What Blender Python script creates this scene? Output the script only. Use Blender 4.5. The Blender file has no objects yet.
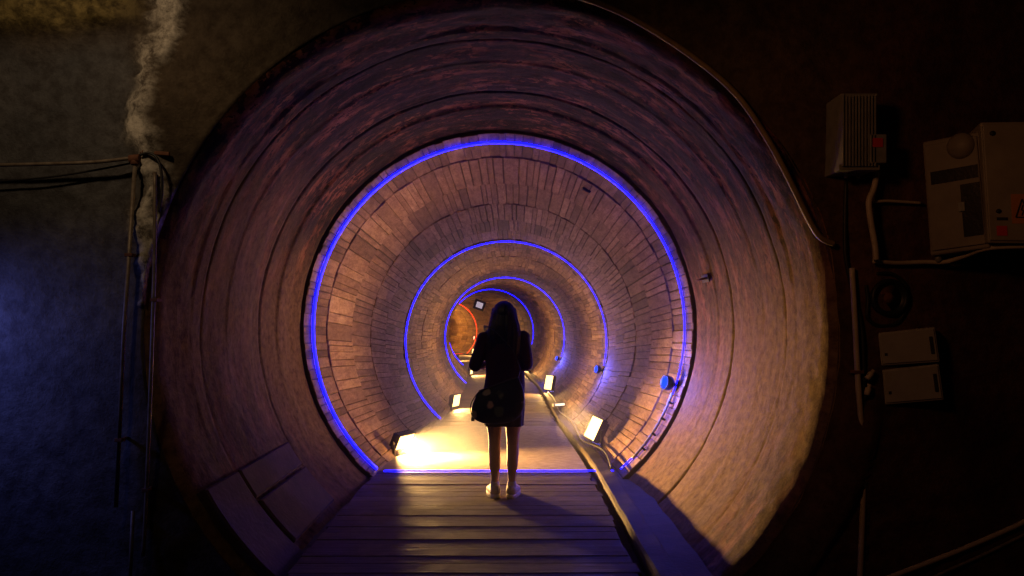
import bpy, bmesh, math, random
from mathutils import Vector, Matrix, noise

random.seed(7)
SC = bpy.context.scene
COL = SC.collection
PI = math.pi
R = math.radians
F = 745.0                      # focal length in pixels of the 1024 wide frame
EYE = Vector((0, 0, 1.468))
PITCH = math.atan(32 / F)
YAW = -math.atan(4 / F)

# ------------------------------------------------------------------ camera
cam = bpy.data.cameras.new('camera')
cam.sensor_width = 36.0
cam.lens = 36.0 * F / 1024
cam.clip_end = 300
camo = bpy.data.objects.new('camera', cam)
COL.objects.link(camo)
camo.location = EYE
camo.rotation_euler = (PI / 2 + PITCH, 0, YAW)
SC.camera = camo
CAMROT = camo.rotation_euler.to_matrix()


def sstep(a, b, x):
    t = max(0, min(1, (x - a) / (b - a)))
    return t * t * (3 - 2 * t)


def at(px, py, Y):
    """world point seen at photo pixel (px, py) on the plane y = Y"""
    d = CAMROT @ Vector(((px - 512) / F, (288 - py) / F, -1))
    return EYE + d * (Y / d.y)


# ------------------------------------------------------------------ materials
def mat(name, base=(0.5, 0.5, 0.5), rough=0.6, metal=0.0, emit=None, strength=0.0, spec=0.5):
    m = bpy.data.materials.new(name)
    m.use_nodes = True
    b = m.node_tree.nodes['Principled BSDF']
    b.inputs['Base Color'].default_value = (*base, 1)
    b.inputs['Roughness'].default_value = rough
    b.inputs['Metallic'].default_value = metal
    b.inputs['Specular IOR Level'].default_value = spec
    if emit:
        b.inputs['Emission Color'].default_value = (*emit, 1)
        b.inputs['Emission Strength'].default_value = strength
    return m


class NT:
    """small helper to wire nodes"""
    def __init__(self, m):
        self.t = m.node_tree
        self.b = self.t.nodes['Principled BSDF']

    def n(self, kind, **kw):
        x = self.t.nodes.new(kind)
        for k, v in kw.items():
            if k.startswith('_'):
                setattr(x, k[1:], v)
            else:
                key = int(k[1:]) if k[0] == 'i' and k[1:].isdigit() else k.replace('__', ' ')
                s = x.inputs[key]
                if isinstance(v, bpy.types.NodeSocket):
                    self.t.links.new(v, s)
                else:
                    s.default_value = v
        return x

    def ramp(self, fac, stops):
        x = self.t.nodes.new('ShaderNodeValToRGB')
        e = x.color_ramp.elements
        while len(e) < len(stops):
            e.new(0.5)
        for el, (p, c) in zip(e, stops):
            el.position = p
            el.color = (*c, 1) if len(c) == 3 else c
        self.t.links.new(fac, x.inputs[0])
        return x.outputs[0]

    def mix(self, fac, a, b, mode='MIX'):
        x = self.t.nodes.new('ShaderNodeMix')
        x.data_type = 'RGBA'
        x.blend_type = mode
        for idx, v in ((0, fac), (6, a), (7, b)):
            s = x.inputs[idx]
            if isinstance(v, bpy.types.NodeSocket):
                self.t.links.new(v, s)
            elif idx == 0:
                s.default_value = v
            else:
                s.default_value = (*v, 1)
        return x.outputs[2]

    def base(self, sock):
        self.t.links.new(sock, self.b.inputs['Base Color'])

    def rough(self, sock):
        self.t.links.new(sock, self.b.inputs['Roughness'])

    def bump(self, h, strength=0.4, dist=0.01):
        x = self.n('ShaderNodeBump', Strength=strength, Distance=dist, Height=h)
        self.t.links.new(x.outputs[0], self.b.inputs['Normal'])

    def coord(self, which='Object', scale=(1, 1, 1)):
        c = self.t.nodes.new('ShaderNodeTexCoord')
        mp = self.n('ShaderNodeMapping', Vector=c.outputs[which])
        mp.inputs['Scale'].default_value = scale
        return mp.outputs[0]

    def noise(self, vec, scale, detail=6, rough=0.6):
        return self.n('ShaderNodeTexNoise', Vector=vec, Scale=scale, Detail=detail, Roughness=rough).outputs[0]


def worn(name, c0, c1, rough=0.6, metal=0.0, scale=9.0, bump=0.25, dist=0.004, spec=0.4):
    """procedural, slightly dirty surface between two tones"""
    m = mat(name, c0, rough, metal, spec=spec)
    t = NT(m)
    v = t.coord('Object')
    f = t.noise(v, scale, 8, 0.65)
    t.base(t.ramp(f, [(0.3, c0), (0.7, c1)]))
    t.bump(t.noise(v, scale * 6, 4, 0.6), bump, dist)
    return m


def stone_material():
    m = mat('lining_stone', (0.4, 0.3, 0.22), 0.75, spec=0.3)
    t = NT(m)
    tone = t.n('ShaderNodeAttribute', _attribute_name='tone')
    v = t.coord('Object')
    tc = t.ramp(tone.outputs['Fac'], [(0.0, (0.11, 0.068, 0.046)), (0.3, (0.26, 0.165, 0.108)), (0.65, (0.38, 0.25, 0.16)), (1.0, (0.54, 0.38, 0.24))])
    n1 = t.noise(v, 2.2, 6, 0.6)
    n2 = t.noise(v, 26, 6, 0.7)
    c = t.mix(0.55, tc, t.ramp(n1, [(0.35, (0.55, 0.47, 0.42)), (0.65, (1, 1, 1))]), 'MULTIPLY')
    c = t.mix(0.7, c, t.ramp(n2, [(0.32, (0.5, 0.42, 0.36)), (0.56, (1, 1, 1))]), 'MULTIPLY')
    n3 = t.noise(t.coord('Object', (16, 2.2, 16)), 1.4, 6, 0.65)
    c = t.mix(0.8, c, t.ramp(n3, [(0.36, (0.45, 0.36, 0.36)), (0.6, (1, 1, 1))]), 'MULTIPLY')
    t.base(c)
    t.bump(n2, 0.6, 0.015)
    return m


def concrete_material():
    m = mat('stained_concrete', (0.3, 0.2, 0.16), 0.8, spec=0.25)
    t = NT(m)
    uv = t.coord('UV', (1, 1, 1))
    band = t.coord('UV', (0.95, 2.6, 1))
    drip = t.coord('UV', (2.2, 0.5, 1))
    nb = t.noise(band, 1.9, 9, 0.7)
    ns = t.noise(uv, 15, 7, 0.72)
    nl = t.noise(uv, 1.3, 5, 0.6)
    nd = t.noise(drip, 3.0, 6, 0.6)
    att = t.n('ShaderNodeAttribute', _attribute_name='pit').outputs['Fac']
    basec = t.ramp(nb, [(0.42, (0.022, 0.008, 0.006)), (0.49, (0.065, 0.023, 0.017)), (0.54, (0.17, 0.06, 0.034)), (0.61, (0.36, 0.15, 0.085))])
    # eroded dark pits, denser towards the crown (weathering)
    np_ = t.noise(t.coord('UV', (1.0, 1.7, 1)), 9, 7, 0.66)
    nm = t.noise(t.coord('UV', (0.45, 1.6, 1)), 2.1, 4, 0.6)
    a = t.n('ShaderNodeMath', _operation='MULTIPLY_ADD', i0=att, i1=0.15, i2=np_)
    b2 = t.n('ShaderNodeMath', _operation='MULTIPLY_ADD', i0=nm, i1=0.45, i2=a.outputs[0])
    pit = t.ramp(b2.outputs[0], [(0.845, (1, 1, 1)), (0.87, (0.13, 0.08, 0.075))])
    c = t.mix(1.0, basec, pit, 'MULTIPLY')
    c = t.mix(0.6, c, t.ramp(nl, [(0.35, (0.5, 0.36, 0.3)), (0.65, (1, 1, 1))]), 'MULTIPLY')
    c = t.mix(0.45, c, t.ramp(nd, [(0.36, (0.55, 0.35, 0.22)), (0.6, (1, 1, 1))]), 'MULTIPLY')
    low_glow = t.n('ShaderNodeMath', _operation='MULTIPLY_ADD', i0=att, i1=-1.9, i2=1.12)  # warm flood glow on the lower lining put into its colour as ochre
    low_glow.use_clamp = True
    c = t.mix(low_glow.outputs[0], c, t.mix(0.85, (0.24, 0.15, 0.05), t.ramp(ns, [(0.36, (0.3, 0.22, 0.2)), (0.6, (1, 1, 1))]), 'MULTIPLY'))
    t.base(c)
    h = t.n('ShaderNodeMath', _operation='MULTIPLY_ADD', i0=ns, i1=0.7, i2=nb)
    t.bump(h.outputs[0], 0.6, 0.02)
    return m


def wall_material():
    m = mat('rough_wall', (0.2, 0.15, 0.1), 0.8, spec=0.25)
    t = NT(m)
    v = t.coord('Object')
    n1 = t.noise(v, 1.6, 7, 0.6)
    n2 = t.noise(v, 13, 8, 0.72)
    n3 = t.noise(v, 45, 4, 0.7)
    stain = t.n('ShaderNodeAttribute', _attribute_name='stain').outputs['Fac']
    grey = t.n('ShaderNodeAttribute', _attribute_name='plaster').outputs['Fac']
    dark = t.n('ShaderNodeAttribute', _attribute_name='ruddy').outputs['Fac']
    moss = t.n('ShaderNodeAttribute', _attribute_name='moss').outputs['Fac']
    c = t.ramp(n1, [(0.3, (0.05, 0.036, 0.024)), (0.6, (0.125, 0.092, 0.058)), (0.8, (0.18, 0.13, 0.08))])
    c = t.mix(grey, c, t.ramp(n1, [(0.3, (0.085, 0.085, 0.088)), (0.7, (0.17, 0.165, 0.16))]))
    c = t.mix(dark, c, t.ramp(n1, [(0.3, (0.06, 0.025, 0.016)), (0.7, (0.17, 0.075, 0.045))]))
    c = t.mix(moss, c, t.ramp(n2, [(0.35, (0.10, 0.08, 0.03)), (0.6, (0.26, 0.2, 0.07))]))
    c = t.mix(0.75, c, t.ramp(n2, [(0.36, (0.35, 0.3, 0.28)), (0.6, (1, 1, 1))]), 'MULTIPLY')
    sm = t.n('ShaderNodeMath', _operation='MULTIPLY', i0=stain, i1=t.ramp(n2, [(0.38, (0.1,) * 3), (0.6, (1, 1, 1))]))
    c = t.mix(sm.outputs[0], c, (0.74, 0.68, 0.56))
    t.base(c)
    h = t.n('ShaderNodeMath', _operation='MULTIPLY_ADD', i0=n3, i1=0.35, i2=n2)
    t.bump(h.outputs[0], 0.55, 0.03)
    return m


def plank_material():
    m = mat('wet_planks', (0.2, 0.13, 0.08), 0.5, spec=0.18)
    t = NT(m)
    tone = t.n('ShaderNodeAttribute', _attribute_name='tone').outputs['Fac']
    v = t.coord('Object', (1.2, 26, 8))
    v2 = t.coord('Object')
    g = t.noise(v, 2.0, 8, 0.65)
    c = t.ramp(tone, [(0.0, (0.09, 0.06, 0.042)), (1.0, (0.19, 0.13, 0.09))])
    c = t.mix(0.7, c, t.ramp(g, [(0.35, (0.4, 0.33, 0.3)), (0.62, (1, 1, 1))]), 'MULTIPLY')
    mud = t.noise(v2, 3.4, 7, 0.65)
    c = t.mix(t.ramp(mud, [(0.5, (0, 0, 0)), (0.7, (0.5, 0.5, 0.5))]), c, (0.27, 0.2, 0.14))
    t.base(c)
    t.rough(t.ramp(mud, [(0.35, (0.55,) * 3), (0.65, (0.8,) * 3)]))
    t.bump(g, 0.8, 0.012)
    return m


M = {}
M['stone'] = stone_material()
M['mortar'] = worn('dark_mortar', (0.05, 0.035, 0.025), (0.11, 0.08, 0.055), 0.9)
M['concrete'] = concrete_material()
M['wall'] = wall_material()
M['plank'] = plank_material()
M['slab'] = worn('sandy_slab', (0.2, 0.14, 0.08), (0.42, 0.32, 0.2), 0.7, scale=11, bump=0.6, dist=0.012)
M['kerb'] = worn('kerb_concrete', (0.03, 0.019, 0.007), (0.08, 0.052, 0.022), 0.75, scale=6, bump=0.5, dist=0.01)
M['block'] = worn('block_concrete', (0.05, 0.026, 0.02), (0.11, 0.06, 0.045), 0.8, scale=5, bump=0.5, dist=0.01)
M['black'] = worn('black_metal', (0.012, 0.012, 0.013), (0.03, 0.03, 0.032), 0.45, 0.2)
M['grey_metal'] = worn('grey_metal', (0.2, 0.19, 0.15), (0.33, 0.31, 0.25), 0.5, 0.1, scale=14)
M['pale_metal'] = worn('pale_cabinet', (0.26, 0.21, 0.14), (0.36, 0.3, 0.2), 0.5, 0.0, scale=5)
M['dull_metal'] = worn('dull_cabinet', (0.2, 0.16, 0.11), (0.3, 0.245, 0.17), 0.5, 0.0, scale=5)
M['dark_window'] = worn('dark_window', (0.02, 0.014, 0.012), (0.04, 0.028, 0.022), 0.25)
M['white_plastic'] = worn('white_plastic', (0.3, 0.27, 0.22), (0.4, 0.36, 0.3), 0.5, scale=7)
M['conduit'] = worn('pale_conduit', (0.42, 0.33, 0.22), (0.6, 0.5, 0.36), 0.5, scale=7)
M['cable_tan'] = worn('tan_cable', (0.18, 0.12, 0.05), (0.3, 0.22, 0.1), 0.5, scale=12)
M['cable_black'] = worn('black_cable', (0.012, 0.011, 0.01), (0.03, 0.027, 0.024), 0.5)
M['pipe'] = worn('rusty_pipe', (0.13, 0.09, 0.06), (0.33, 0.27, 0.2), 0.5, 0.3, scale=16)
M['rust'] = worn('rust', (0.1, 0.035, 0.018), (0.22, 0.09, 0.045), 0.8, scale=18)
M['red_label'] = worn('red_label', (0.6, 0.035, 0.025), (0.7, 0.06, 0.04), 0.5)
M['orange_label'] = worn('orange_label', (0.5, 0.17, 0.04), (0.6, 0.23, 0.06), 0.5)
M['ink'] = worn('dark_ink', (0.02, 0.015, 0.012), (0.03, 0.025, 0.02), 0.6)
M['blue_line'] = mat('blue_light_line', (0.0, 0.0, 0.05), 0.5, emit=(0.0014, 0.002, 1.0), strength=9)
M['blue_lens'] = mat('blue_lamp_lens', (0.0, 0.0, 0.01), 0.6, emit=(0.004, 0.03, 1.0), strength=3.2, spec=0.0)
M['red_line'] = mat('red_light_line', (0.3, 0.02, 0.01), 0.4, emit=(1.0, 0.035, 0.008), strength=3.5)
M['red_lens'] = mat('red_lamp_lens', (0.5, 0.05, 0.03), 0.3, emit=(1.0, 0.16, 0.08), strength=8)
M['flood_lens'] = mat('warm_flood_panel', (0.9, 0.8, 0.5), 0.3, emit=(1.0, 0.66, 0.22), strength=3.6)
M['cool_lens'] = mat('pale_flood_panel', (0.8, 0.8, 0.85), 0.3, emit=(0.75, 0.66, 0.8), strength=0.5)
M['skin'] = worn('skin', (0.52, 0.31, 0.21), (0.6, 0.37, 0.26), 0.5, scale=20, bump=0.05, dist=0.001)
M['shirt'] = worn('dark_red_knit', (0.03, 0.007, 0.008), (0.05, 0.012, 0.012), 0.85, scale=30, bump=0.3)
M['skirt'] = worn('dark_brown_cloth', (0.03, 0.018, 0.014), (0.055, 0.035, 0.025), 0.85, scale=30, bump=0.3)
M['shoe'] = worn('cream_shoe', (0.5, 0.43, 0.33), (0.66, 0.58, 0.46), 0.6, scale=25)
M['sole'] = worn('shoe_sole', (0.5, 0.46, 0.38), (0.66, 0.6, 0.5), 0.6, scale=25)
M['sock'] = worn('pale_sock', (0.5, 0.46, 0.42), (0.6, 0.56, 0.5), 0.8, scale=40)
M['eye'] = mat('eye', (0.7, 0.68, 0.65), 0.2)


def hair_material():
    m = mat('dark_hair', (0.012, 0.008, 0.007), 0.42, spec=0.5)
    t = NT(m)
    v = t.coord('Object', (60, 60, 1.5))
    n = t.noise(v, 3.0, 4, 0.6)
    t.base(t.ramp(n, [(0.3, (0.006, 0.004, 0.004)), (0.7, (0.022, 0.014, 0.012))]))
    t.bump(n, 0.5, 0.006)
    return m


def bag_material():
    m = mat('floral_bag_cloth', (0.02, 0.018, 0.018), 0.7)
    t = NT(m)
    v = t.coord('Object')
    dv = t.n('ShaderNodeVectorMath', _operation='MULTIPLY_ADD', i0=t.n('ShaderNodeTexNoise', Vector=v, Scale=14.0).outputs['Color'], i1=(0.05, 0.05, 0.05), i2=v)
    vo = t.n('ShaderNodeTexVoronoi', Vector=dv.outputs[0], Scale=8.5)
    mask = t.ramp(vo.outputs['Distance'], [(0.30, (1, 1, 1)), (0.40, (0, 0, 0))])
    sep = t.n('ShaderNodeSeparateColor', Color=vo.outputs['Color'])
    tint = t.ramp(sep.outputs[0], [(0.0, (0.02, 0.018, 0.018)), (0.3, (0.1, 0.13, 0.06)), (0.5, (0.4, 0.32, 0.22)), (0.75, (0.5, 0.32, 0.32)), (1.0, (0.34, 0.4, 0.2))])
    t.base(t.mix(mask, (0.018, 0.016, 0.017), tint))
    t.bump(t.noise(v, 90, 3), 0.3, 0.002)
    return m


M['hair'] = hair_material()
M['bag'] = bag_material()
M['strap'] = worn('bag_strap', (0.05, 0.045, 0.035), (0.1, 0.09, 0.07), 0.7, scale=30)

# ------------------------------------------------------------------ object helpers


def link(name, me, material=None, parent=None, smooth=False, loc=None):
    me.name = name
    o = bpy.data.objects.new(name, me)
    COL.objects.link(o)
    if material:
        me.materials.append(material)
    if smooth:
        for p in me.polygons:
            p.use_smooth = True
    if parent:
        o.parent = parent
    if loc is not None:
        o.location = loc
    return o


def obj(name, bm, material=None, parent=None, smooth=False, loc=None):
    me = bpy.data.meshes.new(name)
    bmesh.ops.recalc_face_normals(bm, faces=bm.faces)
    bm.to_mesh(me)
    bm.free()
    return link(name, me, material, parent, smooth, loc)


def tag(o, label, cat, group=None):
    o['label'] = label
    o['category'] = cat
    if group:
        o['group'] = group
    return o


def struct(o):
    o['kind'] = 'structure'
    return o


def thing(name, label, cat, loc=(0, 0, 0), rot=(0, 0, 0), group=None):
    o = bpy.data.objects.new(name, None)
    COL.objects.link(o)
    o.location = loc
    o.rotation_euler = rot
    o.empty_display_size = 0.1
    return tag(o, label, cat, group)


def light(name, kind, loc, aim, energy, color, parent=None, **kw):
    l = bpy.data.lights.new(name, kind)
    l.energy = energy
    l.color = color
    for k, v in kw.items():
        setattr(l, k, v)
    o = bpy.data.objects.new(name, l)
    COL.objects.link(o)
    o.location = loc
    d = Vector(aim) - Vector(loc)
    o.rotation_euler = d.to_track_quat('-Z', 'Y').to_euler()
    return o


def add_box(bm, c, s, rot=None, bevel=0.0):
    ret = bmesh.ops.create_cube(bm, size=1.0)
    vs = ret['verts']
    for v in vs:
        v.co = Vector((v.co.x * s[0], v.co.y * s[1], v.co.z * s[2]))
    if bevel:
        es = list({e for v in vs for e in v.link_edges})
        r2 = bmesh.ops.bevel(bm, geom=es, offset=bevel, segments=2, affect='EDGES', profile=0.5)
        vs = list({v for f in r2['faces'] for v in f.verts} | {v for v in vs if v.is_valid})
    mt = Matrix.Translation(Vector(c)) @ (rot.to_4x4() if rot is not None else Matrix())
    bmesh.ops.transform(bm, matrix=mt, verts=vs)
    return vs


def bx(c, s, bevel=0.0, rot=None):
    bm = bmesh.new()
    add_box(bm, c, s, rot, bevel)
    return bm


def add_prism(bm, front, depth, bevel=0.0):
    """front: four world corners (in order); depth: vector to the back face"""
    f = [bm.verts.new(p) for p in front]
    b = [bm.verts.new(Vector(p) + depth) for p in front]
    faces = [bm.faces.new(f), bm.faces.new(b[::-1])]
    for i in range(4):
        j = (i + 1) % 4
        faces.append(bm.faces.new((f[i], b[i], b[j], f[j])))
    if bevel:
        es = list({e for fc in faces for e in fc.edges})
        bmesh.ops.bevel(bm, geom=es, offset=bevel, segments=2, affect='EDGES', profile=0.5)


def smooth_path(pts, sub=8):
    pts = [Vector(p) for p in pts]
    if len(pts) < 3:
        return pts
    out = []
    n = len(pts)
    for i in range(n - 1):
        p0, p1, p2, p3 = pts[max(i - 1, 0)], pts[i], pts[i + 1], pts[min(i + 2, n - 1)]
        for k in range(sub):
            t = k / sub
            out.append(0.5 * ((2 * p1) + (p2 - p0) * t + (2 * p0 - 5 * p1 + 4 * p2 - p3) * t * t + (3 * p1 - p0 - 3 * p2 + p3) * t ** 3))
    out.append(pts[-1])
    return out


def add_tube(bm, pts, r, seg=8, flat=None, up=None):
    """round tube along points; r a number or a list; flat=(a,b) scales the section"""
    pts = [Vector(p) for p in pts]
    n = len(pts)
    rings = []
    nrm = Vector(up) if up is not None else None
    for i, p in enumerate(pts):
        t = (pts[min(i + 1, n - 1)] - pts[max(i - 1, 0)]).normalized()
        if nrm is None:
            nrm = t.orthogonal().normalized()
        nrm = (nrm - t * nrm.dot(t)).normalized()
        b = t.cross(nrm)
        rr = r[i] if isinstance(r, (list, tuple)) else r
        fa, fb = flat or (1, 1)
        rings.append([bm.verts.new(p + (nrm * math.cos(a) * fa + b * math.sin(a) * fb) * rr)
                      for a in (2 * PI * k / seg for k in range(seg))])
    for a, b in zip(rings, rings[1:]):
        for k in range(seg):
            bm.faces.new((a[k], a[(k + 1) % seg], b[(k + 1) % seg], b[k]))
    bm.faces.new(rings[0][::-1])
    bm.faces.new(rings[-1])


def tube(pts, r, seg=8, sub=0, **kw):
    bm = bmesh.new()
    add_tube(bm, smooth_path(pts, sub) if sub else pts, r, seg, **kw)
    return bm


def add_lathe(bm, prof, c=(0, 0, 0), axis=(0, 0, 1), seg=20):
    """prof: (radius, height) list, turned round axis"""
    q = Vector((0, 0, 1)).rotation_difference(Vector(axis).normalized()).to_matrix()
    c = Vector(c)
    rings = []
    for r, h in prof:
        if r < 1e-6:
            rings.append([bm.verts.new(c + q @ Vector((0, 0, h)))])
        else:
            rings.append([bm.verts.new(c + q @ Vector((r * math.cos(a), r * math.sin(a), h))) for a in (2 * PI * k / seg for k in range(seg))])
    for a, b in zip(rings, rings[1:]):
        for k in range(seg):
            k2 = (k + 1) % seg
            if len(a) == 1 and len(b) > 1:
                bm.faces.new((a[0], b[k2], b[k]))
            elif len(b) == 1 and len(a) > 1:
                bm.faces.new((a[k], a[k2], b[0]))
            elif len(a) > 1:
                bm.faces.new((a[k], a[k2], b[k2], b[k]))
    if len(rings[0]) > 1:
        bm.faces.new(rings[0][::-1])
    if len(rings[-1]) > 1:
        bm.faces.new(rings[-1])


def copy_tree(o, parent=None):
    c = o.copy()
    COL.objects.link(c)
    c.parent = parent
    for ch in o.children:
        copy_tree(ch, c)
    return c


# ------------------------------------------------------------------ tunnel axis
AX = [(2, -0.1, 1.41), (4.4, -0.0945, 1.409), (7.29, -0.088, 1.414), (10, -0.07, 1.29), (13.5, -0.036, 1.088), (18, -0.03, 0.99),
      (22.7, -0.09, 0.95), (31.7, -0.72, 0.958), (38, -1.75, 0.87), (47, -4.0, 0.774), (56, -7.6, 0.75), (64, -12.5, 0.75), (66, -14, 0.75)]


def _herm(k, Y):
    i = 0
    while i < len(AX) - 2 and Y > AX[i + 1][0]:
        i += 1

    def slope(j):
        a, b = AX[max(j - 1, 0)], AX[min(j + 1, len(AX) - 1)]
        return (b[k] - a[k]) / (b[0] - a[0])
    a, b = AX[i], AX[i + 1]
    h = b[0] - a[0]
    t = (Y - a[0]) / h
    return ((2 * t ** 3 - 3 * t * t + 1) * a[k] + (t ** 3 - 2 * t * t + t) * h * slope(i)
            + (-2 * t ** 3 + 3 * t * t) * b[k] + (t ** 3 - t * t) * h * slope(i + 1))


def centre(Y):
    return Vector((_herm(1, Y), Y, _herm(2, Y)))


def frame(Y):
    c = centre(Y)
    t = (centre(Y + 0.05) - centre(Y - 0.05)).normalized()
    right = t.cross(Vector((0, 0, 1))).normalized()
    up = right.cross(t)
    return c, right, up, t


def on(Y, ang, rad):
    """ang 0 = right, counter-clockwise seen from the camera"""
    c, r, u, t = frame(Y)
    return c + r * (rad * math.cos(ang)) + u * (rad * math.sin(ang))


def on_floor(Y, x, z=0.0):
    """x across the walkway, z above the boards"""
    c, r, u, t = frame(Y)
    return c + r * x + u * (z - FLOOR)


RI = 1.83
FLOOR = 1.414
ABOT = math.asin(FLOOR / RI)        # the boards meet the lining this far below the horizontal
A0, A1 = -ABOT - 0.10, PI + ABOT + 0.10

# ------------------------------------------------------------------ stone lining of the inner tunnel


def build_lining():
    bm = bmesh.new()
    tone = bm.verts.layers.float.new('tone')
    Y = 7.05
    rr = random.Random(3)
    jd = 0.016
    while Y < 64:
        ln = rr.uniform(0.75, 1.25) if Y < 30 else rr.uniform(0.9, 1.5)
        Y2 = min(Y + ln, 64.2)
        gapY = rr.choice((0.003, 0.005, 0.008, 0.012, 0.022))
        a = A0
        rowt = rr.uniform(-0.12, 0.12)
        rowr = rr.uniform(-0.006, 0.008)
        fr = [frame(Y + gapY * 0.5), frame(Y2 - gapY * 0.5)]

        def pt(k, ang, rad):
            c, r, u, t = fr[k]
            return c + r * (rad * math.cos(ang)) + u * (rad * math.sin(ang))
        while a < A1 - 0.01:
            w = rr.choice((0.065, 0.07, 0.08, 0.085, 0.09, 0.1, 0.12, 0.17)) / RI * rr.uniform(0.9, 1.1)
            if Y > 25:
                w *= 1.6
            b = min(a + w, A1)
            if A1 - b < 0.04:
                b = A1
            tn = min(1, max(0, rr.gauss(0.5, 0.2) + rowt))
            dr = rowr + rr.uniform(-0.006, 0.006)
            g = rr.choice((0.0006, 0.001, 0.0015, 0.002, 0.0035))
            n = 3 if Y < 16 else 2
            inset = 0.004
            rows = []
            for rad, ia, iy in ((RI + jd + 0.02, 0.0, 0.0), (RI + dr + inset, 0.0, 0.0), (RI + dr, inset / RI, inset)):
                ring = []
                for i in range(n):
                    ring.append((0, a + g + ia + (b - a - 2 * g - 2 * ia) * i / (n - 1), iy))
                for i in range(n):
                    ring.append((1, b - g - ia - (b - a - 2 * g - 2 * ia) * i / (n - 1), iy))
                vs = []
                for k, ang, iyy in ring:
                    p = pt(k, ang, rad)
                    if iyy:
                        p = p + fr[k][3] * (iyy if k == 0 else -iyy)
                    v = bm.verts.new(p)
                    v[tone] = tn
                    vs.append(v)
                rows.append(vs)
            N = len(rows[0])
            for p_, q_ in zip(rows, rows[1:]):
                for i in range(N):
                    bm.faces.new((p_[i], p_[(i + 1) % N], q_[(i + 1) % N], q_[i]))
            top = rows[-1]
            for i in range(n - 1):
                bm.faces.new((top[i], top[i + 1], top[2 * n - 2 - i], top[2 * n - 1 - i]))
            a = b
        Y = Y2
    o = obj('wall_inner', bm, M['stone'])
    struct(o)
    # mortar behind the stones
    bm = bmesh.new()
    rings = []
    y = 7.06
    while y < 64.3:
        rings.append([bm.verts.new(on(y, A0 + (A1 - A0) * i / 72, RI + jd)) for i in range(73)])
        y += 0.8
    for a, b in zip(rings, rings[1:]):
        for i in range(72):
            bm.faces.new((a[i], a[i + 1], b[i + 1], b[i]))
    # closing face at the front between mortar and concrete lining, and the far end
    fa = [bm.verts.new(on(7.055, A0 + (A1 - A0) * i / 72, 2.1)) for i in range(73)]
    for i in range(72):
        bm.faces.new((rings[0][i], fa[i], fa[i + 1], rings[0][i + 1]))
    cen = bm.verts.new(centre(64.2))
    for i in range(72):
        bm.faces.new((rings[-1][i], rings[-1][i + 1], cen))
    struct(obj('wall_inner_mortar', bm, M['mortar']))


build_lining()

# ------------------------------------------------------------------ concrete lining at the mouth
YM = 4.4
RM = 1.967
STEPS = [(4.36, 2.035), (4.40, 1.985), (4.47, 1.966), (4.81, 1.960), (4.83, 1.950), (4.955, 1.949), (4.962, 1.958), (4.984, 1.958), (4.99, 1.952),
         (5.40, 1.951), (5.42, 1.941), (5.92, 1.938), (5.94, 1.946), (6.085, 1.943), (6.094, 1.962), (6.112, 1.962), (6.12, 1.94),
         (6.46, 1.925), (6.475, 1.912), (6.75, 1.898), (6.765, 1.903), (7.0, 1.876), (7.055, 1.876)]


def prof(y):
    for (a, ra), (b, rb) in zip(STEPS, STEPS[1:]):
        if y <= b:
            return ra + (rb - ra) * (y - a) / (b - a)
    return STEPS[-1][1]


def build_concrete():
    ys = sorted({round(p[0], 4) for p in STEPS} | {round(4.4 + 0.045 * i, 4) for i in range(59)})
    NA = 420
    c0, c1 = A0 + 0.06, A1 - 0.06
    bm = bmesh.new()
    uvl = bm.loops.layers.uv.new('UVMap')
    pit = bm.verts.layers.float.new('pit')
    rows = []
    for y in ys:
        row = []
        for i in range(NA + 1):
            a = c0 + (c1 - c0) * i / NA
            r0 = prof(y)
            if 4.5 < y:
                base = 1.958 - 0.012 * (y - 4.5) / 1.6 if y < 6.12 else 1.944 - 0.068 * (y - 6.12) / 0.935
                keep = 0.18 + 0.82 * sstep(-0.25, 0.45, math.sin(a) + 0.25 * noise.noise(Vector((a * 1.5, 2.2, 0))))
                if 6.085 < y < 6.12:
                    keep = max(keep, 0.9 if a < 0.1 else 0.0)
                r0 = base + (r0 - base) * keep
            p = Vector((math.cos(a) * 1.95, y, math.sin(a) * 1.95))
            nz = noise.fractal(Vector((p.x * 1.3, y * 4.0, p.z * 1.3)), 0.9, 2.0, 5)
            n2 = noise.noise(Vector((p.x * 9, y * 16, p.z * 9)))
            amp = 0.006 + 0.007 * max(0, math.sin(a))
            edge = 1.0 if y > 4.82 else 1.9
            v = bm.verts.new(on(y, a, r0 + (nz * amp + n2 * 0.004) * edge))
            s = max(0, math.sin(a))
            v[pit] = min(1, max(0, 0.15 + 0.75 * s + 0.4 * noise.noise(Vector((p.x * 0.8 + 5, y, p.z * 0.8)))))  # low values also place the painted warm glow
            row.append((v, a * 1.95, y))
        rows.append(row)
    for A, B in zip(rows, rows[1:]):
        for i in range(NA):
            q = (A[i], A[i + 1], B[i + 1], B[i])
            f = bm.faces.new([k[0] for k in q])
            f.smooth = True
            for lp, k in zip(f.loops, q):
                lp[uvl].uv = (k[1], k[2])
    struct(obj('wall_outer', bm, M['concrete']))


build_concrete()


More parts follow.
